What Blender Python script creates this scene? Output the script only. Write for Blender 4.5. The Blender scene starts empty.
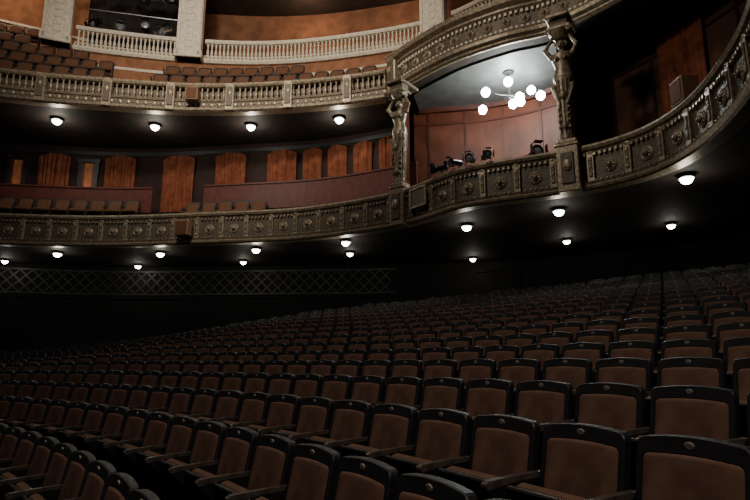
import bpy, math, random
from mathutils import Vector, Matrix
random.seed(7)
E=1.6
SC=bpy.context.scene
COL=SC.collection
# ------------------------------------------------------------------ materials
def pm(name,c1,c2=None,rough=.6,metal=0.0,scale=8,bump=.15,emis=0,spec=.5):
    m=bpy.data.materials.new(name); m.use_nodes=True
    nt=m.node_tree; b=nt.nodes['Principled BSDF']
    if c2 is None: c2=tuple(c*.7 for c in c1)
    tc=nt.nodes.new('ShaderNodeTexCoord'); n=nt.nodes.new('ShaderNodeTexNoise')
    n.inputs['Scale'].default_value=scale; n.inputs['Detail'].default_value=5
    r=nt.nodes.new('ShaderNodeValToRGB')
    r.color_ramp.elements[0].position=.35; r.color_ramp.elements[1].position=.65
    r.color_ramp.elements[0].color=(*c2,1); r.color_ramp.elements[1].color=(*c1,1)
    nt.links.new(tc.outputs['Object'],n.inputs['Vector'])
    nt.links.new(n.outputs['Fac'],r.inputs['Fac'])
    nt.links.new(r.outputs['Color'],b.inputs['Base Color'])
    if bump>0:
        bp=nt.nodes.new('ShaderNodeBump'); bp.inputs['Strength'].default_value=bump
        bp.inputs['Distance'].default_value=.02
        nt.links.new(n.outputs['Fac'],bp.inputs['Height']); nt.links.new(bp.outputs['Normal'],b.inputs['Normal'])
    b.inputs['Roughness'].default_value=rough; b.inputs['Metallic'].default_value=metal
    b.inputs['Specular IOR Level'].default_value=spec
    if emis>0:
        nt.links.new(r.outputs['Color'],b.inputs['Emission Color']); b.inputs['Emission Strength'].default_value=emis
    return m
WOOD=pm('dark_wood',(.020,.019,.021),(.012,.011,.013),rough=.5,scale=14,bump=.03)
ARM=pm('armrest_wood',(.11,.088,.074),(.05,.04,.034),rough=.34,scale=20,bump=.03)
FAB=pm('brown_fabric',(.205,.116,.082),(.135,.074,.052),rough=.9,scale=7,bump=.02,spec=.1)
FAB2=pm('orange_brown_fabric',(.14,.065,.036),(.09,.042,.023),rough=.85,scale=30,bump=.05,spec=.2)
PLATE=pm('number_plate_brass',(.50,.46,.40),(.28,.25,.21),rough=.45,metal=.3,scale=80,bump=.3)
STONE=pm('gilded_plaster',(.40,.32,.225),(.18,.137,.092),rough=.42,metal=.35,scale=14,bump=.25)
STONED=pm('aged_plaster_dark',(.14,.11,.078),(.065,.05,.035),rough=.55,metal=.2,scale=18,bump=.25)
STAT=pm('bronzed_plaster',(.28,.22,.15),(.11,.085,.055),rough=.4,metal=.35,scale=12,bump=.25)
CREAM=pm('cream_plaster',(.72,.64,.52),(.54,.47,.37),rough=.7,scale=8,bump=.1)
ORANGE=pm('orange_wall_paint',(.30,.135,.07),(.20,.088,.045),rough=.8,scale=3,bump=.03,spec=.2)
BROWNW=pm('brown_wall_paint',(.20,.09,.05),(.12,.055,.03),rough=.8,scale=2,bump=.03,spec=.2)
REDW=pm('mahogany_panel',(.085,.021,.008),(.045,.010,.004),rough=.5,scale=1.5,bump=.03,spec=.25)
REDT=pm('mahogany_trim',(.055,.012,.005),(.03,.006,.003),rough=.5,scale=2,bump=.03,spec=.25)
MAROON=pm('maroon_panel',(.10,.018,.012),(.06,.011,.007),rough=.5,scale=6,bump=.03)
CURT=pm('rust_curtain',(.21,.068,.036),(.12,.036,.02),rough=.95,scale=4,bump=.03,spec=.05)
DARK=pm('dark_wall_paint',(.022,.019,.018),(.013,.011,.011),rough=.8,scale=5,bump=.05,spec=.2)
DWALL=pm('dark_red_wall_paint',(.026,.011,.009),(.017,.007,.006),rough=.7,scale=4,bump=.03,spec=.2)
DWALL2=pm('dark_brown_wall_paint',(.08,.034,.020),(.05,.021,.013),rough=.7,scale=3,bump=.03,spec=.2)
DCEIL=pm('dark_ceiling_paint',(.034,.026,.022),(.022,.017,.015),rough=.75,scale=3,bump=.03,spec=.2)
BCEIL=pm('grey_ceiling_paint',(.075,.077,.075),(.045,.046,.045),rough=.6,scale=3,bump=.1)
CARPET=pm('dark_carpet',(.012,.010,.010),(.007,.006,.006),rough=.95,scale=40,bump=.1,spec=.1)
METAL=pm('black_metal',(.03,.03,.033),(.015,.015,.017),rough=.35,metal=.7,scale=20,bump=.03)
SILVER=pm('dull_silver',(.35,.35,.36),(.18,.18,.19),rough=.35,metal=.8,scale=20,bump=.05)
BOXW=pm('brown_plywood',(.26,.13,.075),(.17,.085,.05),rough=.6,scale=10,bump=.05)
GLASS=pm('lit_opal_glass',(.93,1,.86),(.86,.95,.78),rough=.3,scale=3,bump=0,emis=16)
GLASSB=pm('lit_opal_globe',(.9,1,.97),(.85,.97,.93),rough=.3,scale=3,bump=0,emis=60)
LENS=pm('spotlight_lens',(.25,.28,.32),(.12,.13,.15),rough=.1,scale=3,bump=0)
LATT=pm('dim_lattice_wood',(.070,.066,.060),(.014,.013,.012),rough=.5,scale=.7,bump=.0)
WARMD=pm('doorway_glow_panel',(.50,.17,.06),(.20,.06,.02),rough=.7,scale=2.5,bump=0,emis=.07)  # faint emission in the panel stands in for corridor light
# ------------------------------------------------------------------ builder
class MB:
    def __init__(s): s.v=[];s.f=[];s.m=[];s.ms=[]
    def mi(s,mat):
        if mat not in s.ms: s.ms.append(mat)
        return s.ms.index(mat)
    def add(s,vs,fs,mat,M=None):
        o=len(s.v); k=s.mi(mat)
        for p in vs:
            p=Vector(p); s.v.append(tuple(M@p) if M is not None else tuple(p))
        for f in fs: s.f.append(tuple(i+o for i in f)); s.m.append(k)
    def box(s,c,d,mat,M=None,ch=0):
        x,y,z=c; a,b,h=d[0]/2,d[1]/2,d[2]/2
        if ch<=0:
            vs=[(x+i*a,y+j*b,z+k*h) for k in(-1,1) for j in(-1,1) for i in(-1,1)]
            s.add(vs,[(0,2,3,1),(4,5,7,6),(0,1,5,4),(2,6,7,3),(0,4,6,2),(1,3,7,5)],mat,M)
        else:
            rings=[(a-ch,b-ch,-h),(a,b,-h+ch),(a,b,h-ch),(a-ch,b-ch,h)]
            vs=[];fs=[]
            for (aa,bb,zz) in rings:
                c2=ch if aa==a else ch*.4
                pts=[(aa-c2,-bb),(aa,-bb+c2),(aa,bb-c2),(aa-c2,bb),(-aa+c2,bb),(-aa,bb-c2),(-aa,-bb+c2),(-aa+c2,-bb)]
                vs+=[(x+p,y+q,z+zz) for p,q in pts]
            for r in range(3):
                for i in range(8):
                    j=(i+1)%8; fs.append((r*8+i,r*8+j,r*8+8+j,r*8+8+i))
            fs.append(tuple(range(7,-1,-1))); fs.append(tuple(range(24,32)))
            s.add(vs,fs,mat,M)
    def lathe(s,prof,seg,mat,M=None,sx=1,sy=1):
        vs=[];fs=[]
        for r,z in prof:
            for i in range(seg):
                a=2*math.pi*i/seg; vs.append((r*math.cos(a)*sx,r*math.sin(a)*sy,z))
        n=len(prof)
        for k in range(n-1):
            for i in range(seg):
                j=(i+1)%seg; fs.append((k*seg+i,k*seg+j,(k+1)*seg+j,(k+1)*seg+i))
        fs.append(tuple(range(seg-1,-1,-1))); fs.append(tuple((n-1)*seg+i for i in range(seg)))
        s.add(vs,fs,mat,M)
    def sph(s,c,r,mat,sc=(1,1,1),seg=12,M=None):
        n=max(5,seg//2); prof=[(max(.001,math.sin(math.pi*k/n))*r,-math.cos(math.pi*k/n)*r) for k in range(n+1)]
        T=Matrix.Translation(c)@Matrix.Diagonal((*sc,1))
        if M is not None: T=M@T
        s.lathe(prof,seg,mat,T)
    def tube(s,p0,p1,r0,r1,mat,seg=8,M=None):
        p0=Vector(p0);p1=Vector(p1);d=p1-p0
        q=d.to_track_quat('Z','Y').to_matrix().to_4x4()
        T=Matrix.Translation(p0)@q
        if M is not None: T=M@T
        s.lathe([(r0,0),(r1,d.length)],seg,mat,T)
    def outline(s,pts,y0,y1,mat,yf=lambda z:0,M=None,rings=()):
        n=len(pts); cx=sum(p[0] for p in pts)/n; cz=sum(p[1] for p in pts)/n
        hx=max(abs(p[0]-cx) for p in pts); hz=max(abs(p[1]-cz) for p in pts)
        vs=[(x,y0+yf(z),z) for x,z in pts]+[(x,y1+yf(z),z) for x,z in pts]
        fs=[(i,(i+1)%n,n+(i+1)%n,n+i) for i in range(n)]
        fs.append(tuple(range(n-1,-1,-1)))
        k=1
        for ins,dp in rings:
            vs+=[(cx+(x-cx)*(1-ins/hx),y1-dp+yf(z),cz+(z-cz)*(1-ins/hz)) for x,z in pts]
            fs+=[(k*n+i,k*n+(i+1)%n,(k+1)*n+(i+1)%n,(k+1)*n+i) for i in range(n)]
            k+=1
        fs.append(tuple(range(k*n,k*n+n)))
        s.add(vs,fs,mat,M)
    def mesh(s,name,smooth=False,ang=45):
        me=bpy.data.meshes.new(name); me.from_pydata(s.v,[],s.f)
        for m in s.ms: me.materials.append(m)
        me.polygons.foreach_set('material_index',s.m)
        if smooth: me.polygons.foreach_set('use_smooth',[True]*len(s.f))
        me.update()
        import bmesh
        bm=bmesh.new(); bm.from_mesh(me); bmesh.ops.recalc_face_normals(bm,faces=bm.faces); bm.to_mesh(me); bm.free()
        if smooth:
            try: me.set_sharp_from_angle(angle=math.radians(ang))
            except Exception: pass
        return me
def ob(name,data,parent=None,loc=(0,0,0),yaw=0,label=None,cat=None,group=None,kind=None):
    o=bpy.data.objects.new(name,data); COL.objects.link(o)
    o.location=loc; o.rotation_euler=(0,0,yaw)
    if parent is not None: o.parent=parent
    if label: o['label']=label
    if cat: o['category']=cat
    if group: o['group']=group
    if kind: o['kind']=kind
    return o
# ------------------------------------------------------------------ paths
def smooth(pts,n=16):
    P=[Vector((*p,0)) for p in pts]; P=[P[0]*2-P[1]]+P+[P[-1]*2-P[-2]]
    out=[]
    for i in range(1,len(P)-2):
        for k in range(n):
            t=k/n; a,b,c,d=P[i-1],P[i],P[i+1],P[i+2]
            out.append(.5*((2*b)+(c-a)*t+(2*a-5*b+4*c-d)*t*t+(3*b-a-3*c+d)*t**3))
    out.append(P[-2]); return out
class Path:
    def __init__(s,pts,raw=False,n=16):
        s.p=pts if raw else smooth(pts,n)
        s.l=[0]
        for a,b in zip(s.p,s.p[1:]): s.l.append(s.l[-1]+(b-a).length)
        s.L=s.l[-1]
    def at(s,d):
        d=min(max(d,0),s.L-1e-6)
        lo,hi=0,len(s.l)-1
        while hi-lo>1:
            m=(lo+hi)//2
            if s.l[m]<=d: lo=m
            else: hi=m
        a,b=s.p[lo],s.p[lo+1]; seg=s.l[lo+1]-s.l[lo]
        t=(d-s.l[lo])/seg if seg else 0
        a0=s.p[max(lo-1,0)]; b0=s.p[min(lo+2,len(s.p)-1)]
        T=(b0-a0).normalized()
        return a.lerp(b,t),T,Vector((T.y,-T.x,0))
    def off(s,o):
        out=[]
        for i,p in enumerate(s.p):
            T=(s.p[min(i+1,len(s.p)-1)]-s.p[max(i-1,0)]).normalized()
            out.append(p+Vector((T.y,-T.x,0))*o)
        return Path(out,True)
    def atx(s,x):
        for i in range(len(s.p)-1):
            if (s.p[i].x-x)*(s.p[i+1].x-x)<=0:
                d=s.p[i+1].x-s.p[i].x
                return s.l[i]+(x-s.p[i].x)/(d if abs(d)>1e-9 else 1)*(s.l[i+1]-s.l[i])
        return s.L if x>s.p[-1].x else 0
    def sub(s,d0,d1,step=.25):
        n=max(2,int((d1-d0)/step)+1)
        return Path([s.at(d0+(d1-d0)*i/(n-1))[0] for i in range(n)],True)
    def yaw(s,d):
        T=s.at(d)[1]; return math.atan2(T.y,T.x)
def sweep(mb,path,prof,mat):
    n=len(path.p); k=len(prof); vs=[]
    for i,p in enumerate(path.p):
        T=(path.p[min(i+1,n-1)]-path.p[max(i-1,0)]).normalized(); N=Vector((T.y,-T.x,0))
        for o,z in prof:
            q=p+N*o; vs.append((q.x,q.y,z))
    fs=[]
    for i in range(n-1):
        for j in range(k):
            j2=(j+1)%k; fs.append((i*k+j,i*k+j2,(i+1)*k+j2,(i+1)*k+j))
    fs.append(tuple(range(k))); fs.append(tuple((n-1)*k+j for j in range(k-1,-1,-1)))
    mb.add(vs,fs,mat)
def strip(mb,A,B,z0,z1,mat,n=90):
    a=[A.at(A.L*i/(n-1))[0] for i in range(n)]; b=[B.at(B.L*i/(n-1))[0] for i in range(n)]
    vs=[]
    for i in range(n):
        vs+=[(a[i].x,a[i].y,z0),(b[i].x,b[i].y,z0),(b[i].x,b[i].y,z1),(a[i].x,a[i].y,z1)]
    fs=[]
    for i in range(n-1):
        for j in range(4):
            j2=(j+1)%4; fs.append((i*4+j,i*4+j2,i*4+4+j2,i*4+4+j))
    fs+=[(0,1,2,3),tuple((n-1)*4+j for j in(3,2,1,0))]
    mb.add(vs,fs,mat)
LB=Path([(-15,16.9),(-12,17.5),(-8.9,17.8),(-5.5,17.4),(-2.3,16.8),(.56,15.2),(2.2,13.2),(4.16,12.1),(5.0,11.5),(5.6,10.6),(5.75,9.3),(5.42,7.6),(4.8,6.1),(4.0,5.0)])
UB=Path([(-15,15.5),(-12,16.6),(-9.1,17.2),(-5.9,17.6),(-2.5,17.35),(.40,16.6),(1.2,15.65),(2.25,14.45),(3.5,13.55),(4.6,13.0),(5.75,11.75),(6.5,10.4),(6.85,9),(6.6,7)])
ST=Path([(-18,19.2),(-14,21),(-10,21.9),(-5,21.7),(0,21.3),(4,20.7),(8,18.9),(11.5,16),(13.5,12),(14,8),(13,3)])
GA=Path([(-13.8,18.5),(-11.3,19.6),(-7,20.5),(-3,20.5),(1.9,19.2),(4.3,17.4),(5.9,16),(7.8,13.5)])
B2=Path([(1.3,17.5),(4,16.9),(5.8,15.6),(7.0,13.6),(7.7,12.0),(8.1,10),(7.8,7)])
FAR=Path([(-17,21.5),(-10,23.5),(-5,24),(0,23.5),(6,20.5),(11,15.5),(12.5,9),(11,4)])
# ------------------------------------------------------------------ seats
O=Vector((-15.5,-6.7,0))
def sst(t): t=min(max(t,0),1); return t*t*(3-2*t)
def fz(R,th=0):
    h=.19*(R-19)+(.02*(R-22) if R>22 else 0)
    if h>0: h*=1-.5*sst((math.degrees(th)-60)/24)
    return -1.19+h
def rr(w,z0,z1,rise,rc=.05,n=4,narrow=0):
    pts=[(-w+narrow+rc*.4,z0),(w-narrow-rc*.4,z0),(w-narrow,z0+rc*.4)]
    for i in range(n+1):
        a=math.pi/2*i/n; pts.append((w-rc+rc*math.cos(a),z1-rise-rc+rc*math.sin(a)))
    for i in range(1,6):
        t=i/6; x=(w-rc)*(1-2*t); pts.append((x,z1-rise+rise*(1-(x/(w-rc))**2)))
    for i in range(n+1):
        a=math.pi/2+math.pi/2*i/n; pts.append((-w+rc+rc*math.cos(a),z1-rise-rc+rc*math.sin(a)))
    pts.append((-w+narrow,z0+rc*.4)); return pts
lean=lambda z:(z-.3)*.2
HW=.246
def p_back(mb,n=4): mb.outline(rr(HW,.16,.892,.015,.04,n),.035,.01,WOOD,lean)
def p_rim(mb):
    o=rr(HW,.16,.892,.015,.04,4); i=rr(.218,.42,.822,.010,.026,4)
    N=len(o); A=[(x*.985,-.014+lean(z),z-(.004 if z>.5 else 0)) for x,z in o]
    vs=A+[(x,-.012+lean(z),z) for x,z in i]+[(x,.011+lean(z),z) for x,z in o]+[(x,.011+lean(z),z) for x,z in i]+[(x,-.006+lean(z),z) for x,z in o]
    fs=[]
    for a in range(N):
        b=(a+1)%N; fs+=[(a,b,N+b,N+a),(a,4*N+a,4*N+b,b),(4*N+a,2*N+a,2*N+b,4*N+b),(N+a,N+b,3*N+b,3*N+a)]
    mb.add(vs,fs,WOOD)
def p_cush(mb,n=4): mb.outline(rr(.215,.42,.819,.010,.026,n),.012,-.006,FAB,lean,rings=((.006,.010),(.018,.017),(.04,.021),(.06,.022)) if n>2 else ((.02,.014),))
def p_seat(mb,ch=.02):
    M=Matrix.Translation((0,-.10,.42))@Matrix.Rotation(math.radians(-74),4,'X')
    mb.box((0,-.0,0),(.44,.40,.03),WOOD,M@Matrix.Translation((0,-.0,-.045)),ch*.4)
    mb.box((0,0,0),(.42,.38,.08),FAB,M@Matrix.Translation((0,0,.01)),ch)
def p_arm(mb,d=1):
    x=-.273
    prof=[(-.29,.578),(-.305,.59),(-.305,.605),(-.285,.620),(-.1,.630),(.09,.636),(.09,.61),(-.1,.602)]
    n=len(prof); w=.021
    vs=[(x-w,y,z) for y,z in prof]+[(x+w,y,z) for y,z in prof]
    fs=[tuple(range(n-1,-1,-1)),tuple(range(n,2*n))]+[(i,(i+1)%n,n+(i+1)%n,n+i) for i in range(n)]
    mb.add(vs,fs,ARM)
def p_stand(mb):
    x=-.273; w=.016
    prof=[(-.20,0),(.14,0),(.14,.03),(.06,.06),(.07,.605),(-.25,.595),(-.27,.56),(-.10,.40),(-.09,.06),(-.20,.03)]
    n=len(prof)
    vs=[(x-w,y,z) for y,z in prof]+[(x+w,y,z) for y,z in prof]
    fs=[tuple(range(n-1,-1,-1)),tuple(range(n,2*n))]+[(i,(i+1)%n,n+(i+1)%n,n+i) for i in range(n)]
    mb.add(vs,fs,WOOD)
def p_plate(mb):
    M=Matrix.Translation((0,-.016+lean(.857),.857))@Matrix.Rotation(math.radians(90+11),4,'X')
    mb.lathe([(.019,-.004),(.019,.002),(.015,.004)],12,PLATE,M,sx=1.15,sy=.8)
def mk(fns,name,smooth=False,ang=45):
    mb=MB()
    for f in fns: f(mb)
    return mb.mesh(name,smooth,ang)
me_back=mk([p_back,p_rim],'backrest'); me_cush=mk([p_cush],'backrest_cushion',True)
me_seat=mk([p_seat],'seat'); me_arm=mk([p_arm],'armrest'); me_leg=mk([p_stand],'leg'); me_plate=mk([p_plate],'number_plate')
me_one=mk([p_back,p_rim,p_cush,p_seat,p_arm,p_stand,p_plate],'theater_chair')
def inside_st(p):
    best=1e9
    for i in range(0,len(ST.p),2):
        d=(ST.p[i]-p).length
        if d<best: best=d;bi=i
    T=(ST.p[min(bi+1,len(ST.p)-1)]-ST.p[max(bi-1,0)]).normalized()
    return (p-ST.p[bi]).dot(Vector((T.y,-T.x,0)))>1.3
PIT=math.radians(11.4)
def proj(x,y,z):
    d=math.cos(PIT)*y+math.sin(PIT)*z
    return 375+560*x/max(d,.01),250-560*(-math.sin(PIT)*y+math.cos(PIT)*z)/max(d,.01),d
seats=[]
th0=math.radians(27.98)+.30*.55/19
for k in range(-5,18):
    R=19+.9*k; st=.55/R
    for n in range(-14,75):
        th=th0+n*st
        p=O+Vector((math.cos(th),math.sin(th),0))*R
        if p.y<.9: continue
        z=fz(R,th)
        px,py,d=proj(p.x,p.y,z+.9)
        if d<1.25 or px<-70 or px>850 or py>560: continue
        if not inside_st(p): continue
        seats.append((d,p.x,p.y,z,th-math.pi/2))
seats.sort()
LBL='dark wooden tip-up theater chair with brown padded back and number plate'
GR='stalls chairs in curved rows'
for i,(d,x,y,z,yaw) in enumerate(seats[:300]):
    if i<130:
        r=ob('theater_chair',None,loc=(x,y,z),yaw=yaw,label=LBL,cat='chair',group=GR)
        r.empty_display_size=.2
        for nm,me in(('backrest',me_back),('backrest_cushion',me_cush),('seat',me_seat),('armrest',me_arm),('leg',me_leg),('number_plate',me_plate)):
            ob(nm,me,parent=r)
    else:
        ob('theater_chair',me_one,loc=(x,y,z),yaw=yaw,label='dark theater chair with brown upholstered back in a curved row',cat='chair',group=GR)
src=MB()
p_back(src,2);p_cush(src,1);p_arm(src);src.box((0,-.06,.43),(.44,.07,.34),WOOD);src.box((-.273,-.03,.3),(.03,.14,.6),WOOD)
p_plate(src)
big=MB(); big.ms=list(src.ms)
for (d,x,y,z,yaw) in seats[300:]:
    M=Matrix.Translation((x,y,z))@Matrix.Rotation(yaw,4,'Z'); o=len(big.v)
    big.v+=[tuple(M@Vector(v)) for v in src.v]; big.f+=[tuple(i+o for i in f) for f in src.f]; big.m+=src.m
ob('theater_chair_rows',big.mesh('theater_chair_rows'),label='distant rows of dark theater chairs under the balcony',cat='chairs',group=GR,kind='stuff')
# ------------------------------------------------------------------ floor
mb=MB(); vs=[];fs=[]
Rs=[11+ i*1.0 for i in range(30)]; nt=60
for R in Rs:
    for j in range(nt):
        th=math.radians(-15+130*j/(nt-1)); vs.append((O.x+R*math.cos(th),O.y+R*math.sin(th),fz(R,th)))
for i in range(len(Rs)-1):
    for j in range(nt-1): fs.append((i*nt+j,i*nt+j+1,(i+1)*nt+j+1,(i+1)*nt+j))
mb.add(vs,fs,CARPET)
ob('floor',mb.mesh('floor'),kind='structure',label='dark carpeted raked stalls floor',cat='floor')
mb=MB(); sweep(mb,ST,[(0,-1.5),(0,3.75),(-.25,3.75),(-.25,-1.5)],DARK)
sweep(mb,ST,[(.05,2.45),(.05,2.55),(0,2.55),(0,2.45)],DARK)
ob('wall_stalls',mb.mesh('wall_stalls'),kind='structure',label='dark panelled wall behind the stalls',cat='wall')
# lattice
mb=MB(); s0=ST.atx(-15.5); s1=ST.atx(.8); z0,z1=2.66,3.5
q=ST.sub(s0,s1); sweep(mb,q,[(.07,z0-.06),(.07,z0),(.04,z0),(.04,z0-.06)],LATT); sweep(mb,q,[(.07,z1),(.07,z1+.06),(.04,z1+.06),(.04,z1)],LATT)
w=.42; d=s0; NR=2; h=(z1-z0)/NR
while d<s1-w:
    for r in range(NR):
        for sgn in(1,-1):
            a=ST.at(d); b=ST.at(d+w); pa=a[0]+a[2]*(.05+.01*sgn); pb=b[0]+b[2]*(.05+.01*sgn)
            za,zb_=(z0+r*h,z0+r*h+h) if sgn>0 else (z0+r*h+h,z0+r*h)
            t=.036
            mb.add([(pa.x,pa.y,za-t),(pb.x,pb.y,zb_-t),(pb.x,pb.y,zb_+t),(pa.x,pa.y,za+t)],[(0,1,2,3)],LATT)
    d+=w
ob('lattice_grille',mb.mesh('lattice_grille'),label='long dim diamond lattice grille high on the dark stalls wall',cat='grille')
def door(path,x,z,w,h,name,o=.03,lit=False):
    d=path.atx(x); p,T,N=path.at(d); p=p+N*o
    mb=MB(); F=WOOD if lit else DARK
    mb.box((-w/2-.06,0,h/2),(.12,.1,h+.1),F); mb.box((w/2+.06,0,h/2),(.12,.1,h+.1),F); mb.box((0,0,h+.09),(w+.34,.12,.14),F)
    r=ob(name,mb.mesh(name),loc=(p.x,p.y,z),yaw=path.yaw(d),kind='structure',label='dark framed doorway in the rear wall',cat='door')
    m2=MB()
    if lit:
        m2.box((0,.02,h/2),(w,.02,h),WARMD)  # glowing panel in place of the lit corridor beyond
        for sx in(-1,1): m2.box((sx*w*.4,.0,h/2),(w*.2,.04,h),MAROON)
    else:
        for sx in(-1,1):
            m2.box((sx*w/4,.01,h/2),(w/2-.02,.05,h),DARK); m2.box((sx*w/4,-.02,h*.7),(w/2-.2,.03,h*.45),DARK); m2.box((sx*w/4,-.02,h*.22),(w/2-.2,.03,h*.3),DARK)
    ob('door_leaf',m2.mesh('door_leaf'),parent=r)
    return r
door(ST,8.6,1.3,1.5,2.1,'door_1'); door(ST,4.5,1.2,1.5,2.1,'door_2')
# ------------------------------------------------------------------ lower balcony
zb=3.7
def slab(name,A,B,z0,z1,mat,label):
    mb=MB(); strip(mb,A,B,z0,z1,mat); return ob(name,mb.mesh(name),kind='structure',label=label,cat='ceiling')
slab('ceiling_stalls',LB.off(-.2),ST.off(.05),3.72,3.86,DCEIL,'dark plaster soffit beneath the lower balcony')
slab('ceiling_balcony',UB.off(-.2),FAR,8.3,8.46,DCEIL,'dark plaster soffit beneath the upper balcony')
xc=LB.atx(.45)
left=LB.sub(0,xc)
mb=MB(); sweep(mb,left,[(-.3,3.87),(-.3,4.1),(-.6,4.1),(-.6,4.80),(-1.7,4.80),(-1.7,5.3),(-3.0,5.3),(-3.0,3.87)],CARPET)
ob('floor_balcony',mb.mesh('floor_balcony'),kind='structure',label='carpeted steps of the lower balcony',cat='floor')
mb=MB(); sweep(mb,left,[(-3.05,5.0),(-3.05,8.28),(-3.25,8.28),(-3.25,5.0)],DWALL)
sweep(mb,left,[(-3.0,7.95),(-3.0,8.1),(-3.05,8.1),(-3.05,7.95)],WOOD)
ob('wall_balcony_rear',mb.mesh('wall_balcony_rear'),kind='structure',label='dark maroon wall behind the lower balcony seats',cat='wall')
BW=left.off(-3.05)
def curtain(path,x,w,z0,z1,label,gr='rust curtains in the balcony wall',o=.14):
    d=path.atx(x); p,T,N=path.at(d); p=p+N*o
    n=int(w/.0125); vs=[];fs=[]
    ph=random.uniform(0,6)
    NRW=12
    for r in range(NRW+1):
        f=r/NRW
        zz=z1-(z1-z0)*f; pinch=1-.06*math.sin(math.pi*f)
        for i in range(n+1):
            t=i/n-.5; u=t*w
            top=.16*(2*t)**2*max(0,1-r/3) if z1-z0<3 else 0
            y=(.018+.03*f)*math.sin(u*2*math.pi/.17+1.3*math.sin(u*7+ph)+.5*math.sin(f*3+u*4))+.022*math.sin(u*2*math.pi/.43+ph+f*1.2)
            vs.append((u*pinch+.012*math.sin(f*6+u*8),y,zz-z0-top))
    for r in range(NRW):
        for i in range(n): fs.append((r*(n+1)+i,r*(n+1)+i+1,(r+1)*(n+1)+i+1,(r+1)*(n+1)+i))
    mb=MB(); mb.add(vs,fs,CURT)
    c=ob('curtain',mb.mesh('curtain',True,80),loc=(p.x,p.y,z0),yaw=path.yaw(d),label=label,cat='curtain',group=gr)
    m2=MB(); m2.tube((-w/2-.02,.07,z1-z0-.1),(w/2+.02,.07,z1-z0-.1),.02,.02,METAL)
    ob('curtain_rod',m2.mesh('curtain_rod'),parent=c)
for x,w in((-12.3,1.2),(-9.9,1.2),(-7.6,1.3),(-5.5,1.3),(-3.5,1.2),(-2.3,.75),(-1.35,.8),(-.38,.75),(.45,.6)):
    curtain(BW,x,w,5.31,7.92,'pleated rust-red curtain hanging against the maroon balcony wall')
for i,x in enumerate((-13.6,-11.1)):
    door(BW,x,5.3,.5,2.3,'door_%d'%(i+3),o=.05,lit=True)
for i,(a,b) in enumerate(((-15,-8.2),(-6.4,.3))):
    q=LB.sub(LB.atx(a),LB.atx(b)); mb=MB()
    sweep(mb,q,[(-1.74,5.3),(-1.74,6.2),(-1.8,6.2),(-1.8,5.3)],MAROON)
    m2=MB(); sweep(m2,q,[(-1.70,6.2),(-1.70,6.26),(-1.86,6.26),(-1.86,6.2)],MAROON)
    r=ob('partition',mb.mesh('partition'),label='low maroon panelled partition with red rail behind balcony seats',cat='partition',group='balcony partitions')
    ob('rail',m2.mesh('rail'),parent=r)
def b_chair():
    mb=MB(); 
    mb.outline(rr(.218,.3,.84,.015,.05,4),.05,-.01,FAB2,lean,rings=((.02,.02),(.05,.03)))
    mb.outline(rr(.257,.25,.90,.02,.07,4),.075,.0,WOOD,lean)
    mb.box((0,-.12,.42),(.46,.26,.1),FAB2,None,.03)
    mb.box((-.275,-.09,.6),(.04,.26,.04),ARM,None,.01)
    mb.box((-.275,-.02,.3),(.03,.2,.6),WOOD); mb.box((.25,.0,.2),(.03,.2,.4),WOOD)
    return mb.mesh('balcony_chair')
me_b=b_chair()
def seat_row(path,o,z,x0,x1,gr,step=.6,scale=1):
    q=path.off(o); d=q.atx(x0); e=q.atx(x1)
    while d<e:
        p,T,N=q.at(d)
        ob('balcony_chair',me_b,loc=(p.x,p.y,z),yaw=q.yaw(d),label='brown upholstered balcony chair with squared back behind the parapet',cat='chair',group=gr)
        d+=step
seat_row(LB,-1.35,4.81,-14,-8.3,'lower balcony chairs'); seat_row(LB,-1.35,4.66,-6.4,-3.6,'lower balcony chairs')
# ---- parapet of the lower balcony
def rosette(s=1):
    mb=MB(); R=Matrix.Rotation(math.pi/2,4,'X')
    mb.lathe([(.15,0),(.15,.02),(.125,.035),(.10,.02)],16,STONE,R)
    for i in range(8):
        a=i*math.pi/4; mb.sph((.085*math.cos(a),-.03,.085*math.sin(a)),.034,STONE,(1,.6,1),8)
    mb.sph((0,-.05,0),.062,STONE,(1,1,1.2),10)
    mb.sph((0,-.11,-.01),.018,STONE,seg=6)
    for s_ in(-1,1): mb.sph((s_*.025,-.10,.02),.014,STONED,seg=6)
    return mb.mesh('rosette',True)
def panelblock():
    mb=MB()
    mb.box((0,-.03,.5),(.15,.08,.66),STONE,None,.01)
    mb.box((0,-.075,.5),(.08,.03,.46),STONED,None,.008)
    for z in(.32,.5,.68): mb.sph((0,-.09,z),.028,STONE,(1,.6,1.3),8)
    mb.sph((0,-.05,.84),.06,STONE,(1.4,.6,.7),8)
    return mb.mesh('pilaster_block')
me_ros,me_pb=rosette(),panelblock()
def put(me,name,path,d,z,parent,o=0):
    p,T,N=path.at(d); p=p+N*o
    return ob(name,me,parent=parent,loc=(p.x,p.y,z),yaw=path.yaw(d))
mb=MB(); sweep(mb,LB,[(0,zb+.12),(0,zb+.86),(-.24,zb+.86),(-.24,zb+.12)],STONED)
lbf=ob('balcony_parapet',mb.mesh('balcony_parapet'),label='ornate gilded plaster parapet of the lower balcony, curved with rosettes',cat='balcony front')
mb=MB(); sweep(mb,LB,[(-.26,zb),(.02,zb),(.07,zb+.03),(.09,zb+.08),(.05,zb+.12),(.07,zb+.16),(-.24,zb+.16)],STONE); ob('base_moulding',mb.mesh('base_moulding'),parent=lbf)
mb=MB(); sweep(mb,LB,[(-.26,zb+.84),(.03,zb+.84),(.05,zb+.88),(.10,zb+.90),(.13,zb+.96),(.10,zb+1.02),(-.28,zb+1.02)],STONE); ob('handrail',mb.mesh('handrail'),parent=lbf)
mb=MB(); d=.1
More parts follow.
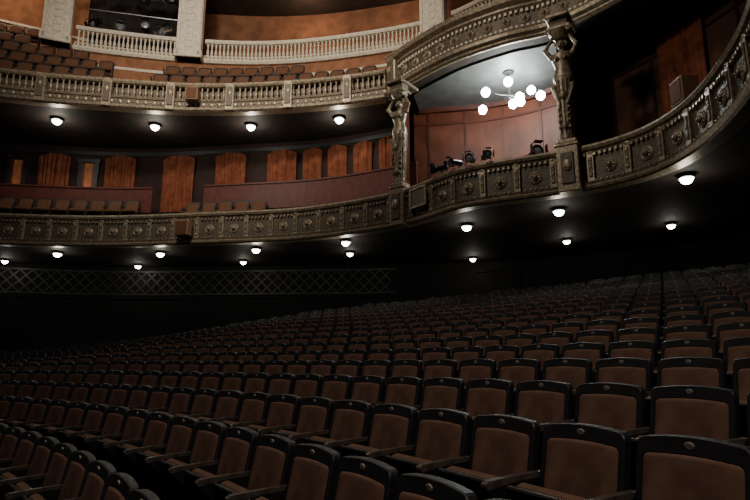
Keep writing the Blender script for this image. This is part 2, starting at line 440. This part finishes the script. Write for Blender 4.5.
while d<LB.L:
    p,T,N=LB.at(d); M=Matrix.Translation(p+N*.04)@Matrix.Rotation(LB.yaw(d),4,'Z'); mb.box((0,0,zb+.80),(.06,.06,.06),STONE,M)
    mb.sph((0,.0,zb+.2),.03,STONE,seg=6,M=M); d+=.12
ob('bead_moulding',mb.mesh('bead_moulding'),parent=lbf,kind='stuff')
d=.4;i=0
s_c1=LB.atx(.72); s_c2=LB.atx(4.38)
while d<LB.L-.3:
    if abs(d-s_c1)>.3 and abs(d-s_c2)>.3:
        if i%2==0: put(me_pb,'pilaster_block',LB,d,zb,lbf)
        else: put(me_ros,'rosette',LB,d,zb+.48,lbf)
    d+=.41;i+=1
# ---- upper balcony front
zu=8.3
su=UB.atx(.62)
UL=UB.sub(0,su-.32); UR=UB.sub(su+.05,UB.L).off(.16)
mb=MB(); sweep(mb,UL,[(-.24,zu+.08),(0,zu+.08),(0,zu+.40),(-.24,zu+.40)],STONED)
ubf=ob('balcony_balustrade',mb.mesh('balcony_balustrade'),label='aged plaster balustrade of the upper balcony with turned balusters',cat='balcony front')
mb=MB(); sweep(mb,UL,[(-.26,zu-.02),(.02,zu-.02),(.10,zu+.03),(.12,zu+.10),(.05,zu+.14),(-.24,zu+.14)],STONE); ob('base_moulding',mb.mesh('base_moulding'),parent=ubf)
mb=MB(); sweep(mb,UL,[(-.24,zu+.36),(.04,zu+.36),(.07,zu+.42),(.02,zu+.46),(-.24,zu+.46)],STONE); ob('plinth',mb.mesh('plinth'),parent=ubf)
mb=MB(); sweep(mb,UL,[(-.24,zu+.88),(.05,zu+.88),(.09,zu+.93),(.07,zu+1.02),(-.26,zu+1.02)],STONE); ob('handrail',mb.mesh('handrail'),parent=ubf)
mb=MB(); sweep(mb,UL,[(-.20,zu+.46),(-.18,zu+.46),(-.18,zu+.88),(-.20,zu+.88)],STONED); ob('back_panel',mb.mesh('back_panel'),parent=ubf)
def baluster(h=.42,r=.055,mat=STONE):
    mb=MB(); mb.lathe([(r*1.0,0),(r*1.0,.03),(r*.55,.06),(r*1.05,.16),(r*.8,.24),(r*.45,.32),(r*.55,h-.05),(r*.95,h-.03),(r*.95,h)],8,mat); return mb.mesh('baluster',True)
me_bal=baluster()
d=.15;ds=[]
while d<UL.L: ds.append(d); d+=.185
for d in ds[-98:]: put(me_bal,'baluster',UL,d,zu+.46,ubf,-.05)
d=.3
mb=MB()
while d<UL.L:
    p,T,N=UL.at(d); M=Matrix.Translation(p+N*.01)@Matrix.Rotation(UL.yaw(d),4,'Z')
    mb.sph((0,0,zu+.25),.07,STONE,(1,.5,1.1),8,M); mb.sph((.13,0,zu+.25),.04,STONE,(1.4,.5,.6),6,M); d+=.27
ob('frieze_relief',mb.mesh('frieze_relief'),parent=ubf,kind='stuff')
for x in(-13.0,-10.9,-8.9,-6.9,-4.9,-2.9,-.9):
    d=UL.atx(x); m=MB(); m.box((0,-.02,.5),(.3,.22,.98),STONE,None,.02); m.box((0,-.14,.5),(.2,.04,.7),STONED,None,.01); m.sph((0,-.15,.62),.07,STONE,(1,.5,1.3),8)
    put(m.mesh('pier'),'pier',UL,d,zu,ubf)
mb=MB(); sweep(mb,UR,[(-.34,zu+.1),(.02,zu+.1),(.02,zu+.9),(-.34,zu+.9)],STONED)
bxf=ob('box_front',mb.mesh('box_front'),label='convex ornate plaster front above the box with stacked cornice mouldings',cat='balcony front')
mb=MB(); sweep(mb,UR,[(-.36,zu-.05),(.02,zu-.05),(.02,zu+.1),(-.36,zu+.1)],DCEIL); ob('soffit_edge',mb.mesh('soffit_edge'),parent=bxf)
mb=MB(); sweep(mb,UR,[(.0,zu-.10),(.05,zu-.10),(.12,zu-.05),(.12,zu-.01),(.22,zu+.04),(.24,zu+.12),(.12,zu+.16),(.16,zu+.22),(.10,zu+.28),(.0,zu+.28)],STONE); ob('base_moulding',mb.mesh('base_moulding'),parent=bxf)
mb=MB(); sweep(mb,UR,[(-.34,zu+.80),(.05,zu+.80),(.14,zu+.85),(.14,zu+.91),(.28,zu+.97),(.33,zu+1.08),(.2,zu+1.15),(-.36,zu+1.15)],STONE); ob('handrail',mb.mesh('handrail'),parent=bxf)
m=MB(); m.box((0,-.0,.55),(.40,.56,1.2),STONE,None,.03); m.box((0,-.30,.55),(.24,.05,.8),STONED,None,.01); m.sph((0,-.32,.65),.1,STONE,(1,.5,1.3),10); m.box((0,-.0,1.15),(.50,.68,.1),STONE,None,.03); m.box((0,-.0,.0),(.46,.64,.12),STONE,None,.03)
put(m.mesh('end_pier'),'end_pier',UR,.20,zu,bxf)
mb=MB(); d=.3
while d<UR.L:
    p,T,N=UR.at(d); M=Matrix.Translation(p+N*.05)@Matrix.Rotation(UR.yaw(d),4,'Z')
    mb.box((0,0,zu+.75),(.07,.08,.08),CREAM,M); mb.box((0,0,zu+.32),(.07,.06,.05),CREAM,M); d+=.14
ob('dentil_moulding',mb.mesh('dentil_moulding'),parent=bxf,kind='stuff')
d=.7
while d<UR.L-.2:
    put(me_ros,'rosette',UR,d,zu+.54,bxf,.02); d+=.5
# ------------------------------------------------------------------ box interior
mb=MB(); s5=B2.atx(6.0)
qa=B2.sub(0,s5); qb2=B2.sub(s5,B2.L)
for q,mt in((qa,REDW),(qb2,DWALL2)):
    sweep(mb,q,[(0,3.87),(0,8.29),(-.2,8.29),(-.2,3.87)],mt)
    for zz in(5.6,7.7): sweep(mb,q,[(.04,zz),(.04,zz+.08),(0,zz+.08),(0,zz)],REDT if mt is REDW else DWALL)
d=.5
while d<B2.L:
    p,T,N=B2.at(d); M=Matrix.Translation(p+N*.02)@Matrix.Rotation(B2.yaw(d),4,'Z'); mb.box((0,0,6.0),(.08,.03,4.3),REDT if d<s5 else DWALL,M); d+=1.2
ob('wall_box_rear',mb.mesh('wall_box_rear'),kind='structure',label='red mahogany panelled wall at the back of the box',cat='wall')
mb=MB(); q=Path([Vector((.80,15.9,0)),Vector((1.0,16.7,0)),Vector((1.2,19.0,0))],True)
sweep(mb,q,[(.08,3.87),(.08,8.29),(-.08,8.29),(-.08,3.87)],REDW)
ob('wall_box_side',mb.mesh('wall_box_side'),kind='structure',label='red mahogany side wall dividing box and balcony',cat='wall')
mb=MB(); q=Path([Vector((4.78,13.2,0)),Vector((5.2,14.2,0)),Vector((5.75,15.65,0))],True)
sweep(mb,q,[(.08,3.87),(.08,8.23),(-.08,8.23),(-.08,3.87)],REDW)
ob('wall_box_end',mb.mesh('wall_box_end'),kind='structure',label='red mahogany wall closing the far end of the box',cat='wall')
mb=MB(); qa=UB.sub(UB.atx(.9),UB.atx(4.7)).off(-.35); qb=B2.sub(.2,B2.atx(5.6)).off(.1)
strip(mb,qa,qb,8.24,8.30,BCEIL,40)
sweep(mb,qb,[(0.05,8.12),(.12,8.24),(-.05,8.24),(-.05,8.12)],REDT)
ob('ceiling_box',mb.mesh('ceiling_box'),kind='structure',label='grey plaster ceiling of the box around the chandelier',cat='ceiling')
curtain(B2,7.55,1.3,3.9,8.1,'tall rust-red curtain in the dark side opening',o=.15)
# chandelier
cx,cy,cz=3.85,14.85,7.50
mb=MB(); mb.lathe([(.16,.70),(.16,.73),(.05,.78)],12,METAL); mb.tube((0,0,-.1),(0,0,.73),.010,.010,METAL); mb.sph((0,0,-.05),.05,METAL); mb.sph((0,0,.3),.035,METAL)
ch=ob('chandelier',mb.mesh('chandelier'),loc=(cx,cy,cz),label='metal chandelier with glowing opal globes on the box ceiling',cat='chandelier')
mg=MB(); mg.lathe([(.01,-.125),(.068,-.115),(.112,-.06),(.125,0),(.108,.067),(.06,.108),(.045,.125)],16,GLASSB); meg=mg.mesh('lamp_globe',True)
GL=[(.74,.35,.36),(.80,-.30,-.14),(-.13,-.45,.20),(-.74,-.30,-.04),(-.70,.40,-.24),(.06,-.1,-.30),(.38,.25,-.06),(.22,-.25,-.16)]
for (x,y,z) in GL:
    ma=MB()
    pr=Vector((0,0,.02))
    for t in(.25,.5,.75,1):
        qv=Vector((x*t,y*t,.02-.08*math.sin(math.pi*t)+(z+.08)*t)); ma.tube(pr,qv,.006,.006,METAL,6); pr=qv
    ma.lathe([(.03,-.04),(.05,.02),(.045,.04)],8,METAL,Matrix.Translation((x,y,z+.10)))
    ob('chandelier_arm',ma.mesh('chandelier_arm'),parent=ch)
    g=ob('lamp_globe',meg,parent=ch,loc=(x,y,z))
# ------------------------------------------------------------------ caryatids
def statue(loc,yaw,H,label):
    S=STAT
    r=ob('caryatid_column',None,loc=loc,yaw=yaw,label=label,cat='column',group='caryatid columns'); r.empty_display_size=.3
    r.scale=(1.05,1.05,1)
    m=MB(); m.box((0,0,-.48),(.46,.42,1.06),STONE,None,.02); m.box((0,-.22,-.48),(.26,.05,.72),STONED,None,.01); m.sph((0,-.25,-.42),.11,STONE,(.9,.5,1.3),10)
    m.box((0,0,.08),(.50,.46,.08),STONE,None,.02); m.box((0,0,.17),(.42,.38,.10),STONE,None,.02)
    ob('pedestal',m.mesh('pedestal'),parent=r)
    m=MB(); h=H*.52
    n=16;prof=[(.14,.22),(.16,.30),(.14,.36),(.155,.7),(.19,h-.1),(.215,h),(.19,h+.05)]
    m.lathe(prof,n,S)
    for i in range(n):
        a=2*math.pi*i/n; m.tube((.14*math.cos(a),.14*math.sin(a),.36),(.19*math.cos(a),.19*math.sin(a),h-.05),.018,.022,S,5)
    for s in(-1,1):
        m.tube((s*.2,-.12,h-.25),(s*.08,-.2,h*.6),.05,.025,S,6)
        m.sph((s*.19,-.1,h-.2),.07,S,seg=8)
        for j in range(4): m.sph((s*.1,-.16,.5+j*.16),.04,S,seg=6)
    m.sph((0,-.20,h*.75),.07,S,(1,.6,1.8),8); m.sph((0,-.19,.55),.06,S,(1,.6,1.8),8)
    ob('shaft',m.mesh('shaft',True),parent=r)
    m=MB(); z=h
    m.lathe([(.20,z-.02),(.215,z+.08),(.165,z+.26),(.155,z+.32),(.195,z+.46),(.225,z+.58),(.20,z+.66),(.09,z+.71),(.06,z+.74),(.055,z+.80)],14,S,sx=1.05,sy=.75)
    for s in(-1,1):
        m.sph((s*.085,-.14,z+.50),.065,S,seg=8)
        m.sph((s*.22,0,z+.64),.075,S,seg=8)
        m.tube((s*.23,0,z+.64),(s*.34,-.06,z+.82),.06,.048,S,8); m.sph((s*.34,-.06,z+.82),.05,S,seg=8)
        m.tube((s*.34,-.06,z+.82),(s*.20,-.02,z+1.07),.046,.034,S,8); m.sph((s*.19,-.03,z+1.09),.045,S,(1,.7,1.2),8)
    m.sph((0,-.02,z+.90),.105,S,(.88,1,1.2),12); m.sph((0,-.13,z+.885),.02,S,(.8,1,1.4),6)
    for s in(-1,1): m.sph((s*.035,-.115,z+.92),.014,STONED,seg=6)
    m.sph((0,-.115,z+.84),.02,STONED,(1.4,.6,.5),6)
    for i in range(9):
        a=math.pi*i/8; m.sph((.11*math.cos(a),.01,z+.93+.09*math.sin(a)),.042,S,seg=6)
    ob('figure',m.mesh('figure',True),parent=r)
    m=MB(); z=h+1.06
    m.lathe([(.12,z-.04),(.16,z+.0),(.22,z+.1),(.25,z+.16)],12,S)
    m.box((0,0,z+.20),(.52,.46,.09),S,None,.02)
    top=H-z
    if top>.3: m.box((0,0,z+.245+(top-.245)/2),(.40,.34,top-.245),STONED,None,.02); m.box((0,.15,H-.05),(.52,.9,.1),S,None,.02)
    for s in(-1,1):
        for j in range(7):
            a=j*.9; m.sph((s*(.22+.06*math.cos(a)*(1-j*.1)),-.22,z+.10+.06*math.sin(a)*(1-j*.1)),.03,S,seg=6)
    ob('capital',m.mesh('capital'),parent=r)
p,T,N=LB.at(s_c1); statue((p.x+N.x*.02,p.y+N.y*.02,zb+1.0),LB.yaw(s_c1)*.6-.2,3.30,'tall gilded caryatid column beside the curtained balcony wall')
p,T,N=LB.at(s_c2); statue((p.x+N.x*.02,p.y+N.y*.02,zb+1.0),LB.yaw(s_c2),3.30,'tall gilded caryatid column beside the chandelier-lit box')
# ------------------------------------------------------------------ upper balcony tiers, seats
RO=lambda k:-1.0-.52*k
RZ=lambda k:9.33+.62*k
mb=MB()
a=UB.sub(UB.atx(-15),UB.atx(-9.3))
prof=[(-.35,8.47),(-.35,9.0),(-.70,9.0)]
for k in range(2): o=RO(k)+.28; z=RZ(k)-.01; prof+=[(o,z-.62 if k else 9.0),(o,z)]
prof+=[(RO(1)-.22,RZ(1)-.01),(RO(1)-.22,8.47)]
sweep(mb,a,prof,CARPET)
a2=UB.sub(UB.atx(-15),UB.atx(-10.6))
prof=[(RO(2)+.28,8.6)]
for k in range(2,3): prof+=[(RO(k)+.28,RZ(k)-.01)]
prof+=[(RO(2)-.22,RZ(2)-.01),(RO(2)-.22,8.6)]
sweep(mb,a2,prof[1:]+prof[:1],CARPET)
a3=UB.sub(UB.atx(-15),UB.atx(-12.6))
sweep(mb,a3,[(RO(3)+.28,8.7),(RO(3)+.28,RZ(3)-.01),(RO(4)+.28,RZ(3)-.01),(RO(4)+.28,RZ(4)-.01),(RO(4)-.4,RZ(4)-.01),(RO(4)-.4,8.7)],CARPET)
a=UB.sub(UB.atx(-7.9),UB.atx(.2))
sweep(mb,a,[(-.35,8.47),(-.35,9.0),(RO(0)+.28,9.0),(RO(0)+.28,RZ(0)-.01),(RO(1)+.28,RZ(0)-.01),(RO(1)+.28,RZ(1)-.01),(RO(1)-.22,RZ(1)-.01),(RO(1)-.22,8.47)],CARPET)
ob('floor_upper_balcony',mb.mesh('floor_upper_balcony'),kind='structure',label='carpeted steep steps of the upper balcony',cat='floor')
G2='upper balcony chairs'
for k in range(5):
    seat_row(UB,RO(k),RZ(k),-14.8,[-9.5,-9.7,-10.7,-12.7,-12.9][k],G2,.58)
seat_row(UB,RO(0),RZ(0),-7.7,.0,G2,.58)
seat_row(UB,RO(1),RZ(1),-7.5,-2.6,G2,.58)
gs=GA.atx(-12.3)
G=GA.sub(gs,GA.L)
mb=MB(); sweep(mb,G,[(-.05,8.47),(-.05,11.85),(-.3,11.85),(-.3,8.47)],ORANGE)
sweep(mb,G,[(-.02,11.2),(0,11.25),(0,11.3),(-.05,11.3),(-.05,11.2)],CREAM)
ob('wall_gallery_front',mb.mesh('wall_gallery_front'),kind='structure',label='orange painted wall below the gallery balustrade',cat='wall')
mb=MB(); sweep(mb,G,[(-.05,11.86),(-.05,12.0),(-3.4,12.0),(-3.4,11.86)],CREAM); ob('floor_gallery',mb.mesh('floor_gallery'),kind='structure',label='gallery floor slab',cat='floor')
mb=MB(); sweep(mb,G,[(-3.2,11.9),(-3.2,16.6),(-3.4,16.6),(-3.4,11.9)],BROWNW); ob('wall_gallery_rear',mb.mesh('wall_gallery_rear'),kind='structure',label='brown painted wall at the back of the gallery',cat='wall')
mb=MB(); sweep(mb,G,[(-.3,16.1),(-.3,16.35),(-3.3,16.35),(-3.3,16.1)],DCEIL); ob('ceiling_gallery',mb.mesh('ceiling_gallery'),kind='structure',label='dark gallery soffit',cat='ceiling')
mb=MB(); w0=Path([Vector((-18,19.0,0)),Vector((-15,20.2,0)),Vector((-12.3,21.6,0))],True)
sweep(mb,w0,[(0,8.5),(0,17),(-.2,17),(-.2,8.5)],ORANGE); sweep(mb,w0,[(.06,13.4),(.06,13.5),(0,13.5),(0,13.4)],CREAM)
ob('wall_upper_side',mb.mesh('wall_upper_side'),kind='structure',label='orange painted wall behind the steep upper seats',cat='wall')
me_gb=baluster(.55,.06,CREAM)
xs=[-12.1,-7.4,2.3]
segs=[(-11.55,-7.95,'cream gallery balustrade in front of the dark lighting bay'),(-6.85,1.75,'cream gallery balustrade in front of the orange recess'),(2.85,7.3,'cream gallery balustrade curving above the box')]
for a,b,lab in segs:
    q=GA.sub(GA.atx(a),GA.atx(b)); mb=MB()
    sweep(mb,q,[(-.25,11.75),(.08,11.75),(.14,11.82),(.10,11.92),(.03,12.1),(-.25,12.1)],CREAM)
    r=ob('gallery_balustrade',mb.mesh('gallery_balustrade'),label=lab,cat='balustrade',group='gallery balustrades')
    m=MB(); sweep(m,q,[(-.22,12.65),(.03,12.65),(.07,12.7),(.05,12.8),(-.24,12.8)],CREAM); ob('handrail',m.mesh('handrail'),parent=r)
    m=MB(); d=.08
    while d<q.L:
        p,T,N=q.at(d); M=Matrix.Translation(p+N*.08)@Matrix.Rotation(q.yaw(d),4,'Z'); m.box((0,0,11.98),(.08,.06,.08),STONE,M); d+=.16
    ob('dentil_moulding',m.mesh('dentil_moulding'),parent=r,kind='stuff')
    d=.1; st=max(.16,q.L/95)
    while d<q.L: put(me_gb,'baluster',q,d,12.1,r,-.09); d+=st
def pilaster(x,w,lab):
    d=GA.atx(x); p,T,N=GA.at(d); p=p+N*.24
    r=ob('pilaster',None,loc=(p.x,p.y,11.75),yaw=GA.yaw(d),label=lab,cat='pilaster',group='gallery pilasters'); r.empty_display_size=.3
    m=MB(); m.box((0,0,2.6),(w,.46,5.2),CREAM,None,.02); 
    for s in(-1,1): m.box((s*w*.42,-.26,2.6),(w*.10,.06,5.0),CREAM)
    ob('shaft',m.mesh('shaft'),parent=r)
    m=MB(); m.box((0,-.02,.15),(w+.1,.54,.3),CREAM,None,.03); ob('base',m.mesh('base'),parent=r)
    m=MB()
    for j in range(16):
        z=.5+j*.29
        m.box((0,-.235,z),(w*.30,.05,.20),CREAM,None,.02)
        for s in(-1,1): m.sph((s*w*.26,-.235,z+.14),.035,CREAM,(1,.6,1.6),6)
    ob('relief_ornament',m.mesh('relief_ornament'),parent=r,kind='stuff')
for x in xs: pilaster(x,.95,'cream pilaster with relief ornament rising beside the gallery')
q=GA.sub(GA.atx(-11.6),GA.atx(-7.8)).off(-2.2); mb=MB(); sweep(mb,q,[(0,12.0),(0,16.05),(-.05,16.05),(-.05,12.0)],DARK)
ob('bay_darkening_sheet',mb.mesh('bay_darkening_sheet'),label='dark sheet added behind the stage lights to darken the gallery bay',cat='backdrop')  # added sheet; its dark colour stands in for the bay's darkness
# ------------------------------------------------------------------ spotlights
def spot(loc,yaw,tilt,gr,lab,sc=1,hang=True,bm=METAL):
    r=ob('spotlight',None,loc=loc,yaw=yaw,label=lab,cat='spotlight',group=gr); r.scale=(sc,)*3; r.empty_display_size=.1
    M=Matrix.Rotation(math.radians(90+tilt),4,'X')
    m=MB(); m.lathe([(.06,-.22),(.10,-.2),(.11,-.05),(.11,.18),(.14,.2),(.14,.26),(.12,.26),(.115,.2)],14,bm,M)
    for a in range(4): m.box((0,.17,.33),(.2,.008,.14),bm,M@Matrix.Rotation(a*math.pi/2,4,'Z'))
    ob('body',m.mesh('body'),parent=r)
    m=MB(); m.lathe([(.11,.2),(.11,.215),(.04,.235)],14,LENS,M); ob('lens',m.mesh('lens',True),parent=r)
    s=1 if hang else -1
    m=MB(); 
    for k in(-1,1): m.box((k*.15,0,s*.12),(.012,.03,.26),METAL)
    m.box((0,0,s*.25),(.31,.03,.012),METAL)
    if hang: m.tube((0,0,s*.25),(0,0,s*.4),.015,.015,METAL)
    ob('yoke',m.mesh('yoke'),parent=r)
q=GA.sub(GA.atx(-11.4),GA.atx(-8.0)).off(-.9)
for zz,nn in((15.0,5),(13.6,4)):
    mb=MB(); pa,pb=q.p[0],q.p[-1]; mb.tube((pa.x,pa.y,zz+.54),(pb.x,pb.y,zz+.54),.03,.03,SILVER)
    ob('lighting_bar',mb.mesh('lighting_bar'),label='metal lighting bar across the dark gallery bay',cat='lighting bar',group='lighting bars')
    for i in range(nn):
        t=(i+.5+random.uniform(-.18,.18))/nn; p=pa.lerp(pb,t); spot((p.x,p.y,zz),q.yaw(q.L*t)+random.uniform(-1.1,1.1),30+random.uniform(-25,25),'gallery stage lights','metal stage spotlight hanging from the gallery bar',1.25,True,SILVER if i%2 else METAL)
for i,x in enumerate((1.72,2.04,2.36,2.68)):
    d=LB.atx(x); p,T,N=LB.at(d); p=p+N*.0
    spot((p.x,p.y,zb+1.03+.19),LB.yaw(d)-.7+.45*i,5,'box rail spotlights','black stage spotlight standing on the box parapet rail',.74,False,METAL)
spot((4.45,14.9,5.72),.1,-5,'followspot','large black round followspot standing in the red box',1.25,False)
m=MB(); m.tube((4.45,14.9,3.88),(4.45,14.9,5.38),.03,.03,METAL); 
for a in range(3): m.tube((4.45,14.9,4.4),(4.45+.4*math.cos(a*2.1),14.9+.4*math.sin(a*2.1),3.88),.02,.02,METAL)
ob('tripod_stand',m.mesh('tripod_stand'),label='black tripod stand under the followspot',cat='stand')
d=LB.atx(1.28); p,T,N=LB.at(d); p=p+N*.16
m=MB(); m.box((0,0,0),(.62,.03,.5),STONED,None,.005)
for s in(-1,1): m.box((s*.31,-.01,0),(.05,.06,.55),STONE); m.box((0,-.01,s*.25),(.66,.06,.05),STONE)
r=ob('framed_board',m.mesh('framed_board'),loc=(p.x,p.y,zb+.62),yaw=LB.yaw(d),label='small framed grey board mounted on the box parapet',cat='board')
def cab(path,x,o,z,w,h,dp,lab,d=None):
    d=path.atx(x) if d is None else d; p,T,N=path.at(d); p=p+N*o
    m=MB(); m.box((0,0,h/2),(w,dp,h),BOXW,None,.015)
    r=ob('speaker_box',m.mesh('speaker_box'),loc=(p.x,p.y,z),yaw=path.yaw(d),label=lab,cat='speaker',group='wooden speaker boxes')
    m=MB(); m.box((0,-dp/2-.005,h/2),(w*.82,.02,h*.82),FAB2,None,.005); ob('grille',m.mesh('grille'),parent=r)
cab(UB,-6.1,.29,zu+.25,.42,.46,.3,'brown wooden speaker box mounted on the upper balustrade')
cab(LB,-6.0,.31,zb+.22,.45,.48,.3,'brown wooden speaker box mounted on the lower parapet')
dd=next(d*.05 for d in range(10000) if LB.at(d*.05)[0].y<9.75 and LB.at(d*.05)[0].x>5)
cab(LB,0,-.05,zb+1.03,.40,.50,.34,'brown wooden box standing on top of the parapet',dd)
# ------------------------------------------------------------------ lamps
def lamp(x,y,z,gr,lab,pw=18,s=1.0):
    m=MB(); m.lathe([(.17,-.03),(.20,-.02),(.20,.0),(.16,.02),(.16,.06)],16,METAL)
    r=ob('ceiling_lamp',m.mesh('ceiling_lamp',True),loc=(x,y,z-.06),label=lab,cat='lamp',group=gr); r.scale=(s,s,s)
    m=MB(); m.lathe([(.005,-.17),(.06,-.16),(.115,-.12),(.15,-.06),(.16,-.02)],16,GLASS); ob('glass_bowl',m.mesh('glass_bowl',True),parent=r)
    L=bpy.data.lights.new('lamp_light','POINT'); L.energy=pw; L.color=(1,.93,.78); L.shadow_soft_size=.12
    l=bpy.data.objects.new('lamp_light',L); COL.objects.link(l); l.location=(0,0,-.32); l.parent=r
for x,y in((-11,18.1),(-7.8,18.6),(-4.4,18.6),(-1.23,18.0)): lamp(x,y,8.3,'upper soffit lamps','glowing opal bowl lamp on the dark balcony soffit',42,1.0)
for x,y in((-10.8,18.7),(-7.3,18.7),(-3.9,18.0),(-.9,16.85),(2.5,14.85),(4.5,13.25),(6.26,10.75)): lamp(x,y,3.72,'lower soffit lamps','glowing opal bowl lamp under the lower balcony edge',11,.85)
for x,y in((-13.5,20.1),(-9.1,21.2),(-4.85,20.3),(-.85,18.7),(3.5,19.7),(5.85,16.7),(8.0,14.7)): lamp(x,y,3.72,'lower soffit lamps','glowing opal bowl lamp deeper under the lower balcony',6,.7)
# ------------------------------------------------------------------ lights
def pl(loc,e,c,r,name):
    L=bpy.data.lights.new(name,'POINT'); L.energy=e; L.color=c; L.shadow_soft_size=r
    o=bpy.data.objects.new(name,L); COL.objects.link(o); o.location=loc
def sp(loc,to,e,c,ang,r,name):
    L=bpy.data.lights.new(name,'SPOT'); L.energy=e; L.color=c; L.shadow_soft_size=r; L.spot_size=math.radians(ang); L.spot_blend=1
    o=bpy.data.objects.new(name,L); COL.objects.link(o); o.location=loc
    o.rotation_euler=(Vector(to)-Vector(loc)).to_track_quat('-Z','Y').to_euler()
sp((-5,6,12),(-4.5,20,10.8),6400,(1,.90,.75),84,.8,'balcony_fill')  # unseen spot added to brighten the balcony and gallery fronts
sp((-7,5,10.5),(4.2,12.5,8.0),1800,(1,.90,.74),48,.5,'box_front_fill')  # unseen spot added to lift the box front and right-hand parapet
pl((-3,7.5,14.5),1200,(1,.88,.72),1.0,'house_light')
sp((1.0,-3,7.5),(.6,5.0,-1),1000,(1,.87,.74),62,.6,'stalls_fill')  # unseen weak spot added for the nearest chairs
pl((cx,cy,cz-.1),150,(1,.93,.80),.3,'chandelier_light')
pl((cx,cy,cz+.35),230,(.88,.96,1),.15,'chandelier_light')
pl((-3,22.3,15.2),110,(1,.68,.42),.3,'gallery_light'); pl((-14.2,18.0,15),240,(1,.72,.48),.3,'gallery_light'); pl((1,21.5,15),50,(1,.68,.42),.3,'gallery_light')
W=bpy.data.worlds.new('World'); SC.world=W; W.use_nodes=True
W.node_tree.nodes['Background'].inputs[0].default_value=(.5,.52,.58,1); W.node_tree.nodes['Background'].inputs[1].default_value=.05
# ------------------------------------------------------------------ camera
c=bpy.data.cameras.new('camera'); c.sensor_width=36; c.lens=560/750*36; c.clip_end=200; c.clip_start=.05
co=bpy.data.objects.new('camera',c); COL.objects.link(co); co.rotation_euler=(math.pi/2+PIT,0,0); SC.camera=co
for o in list(COL.objects):
    if o.parent is None: o.location.z+=E
print('SEATS',len(seats))
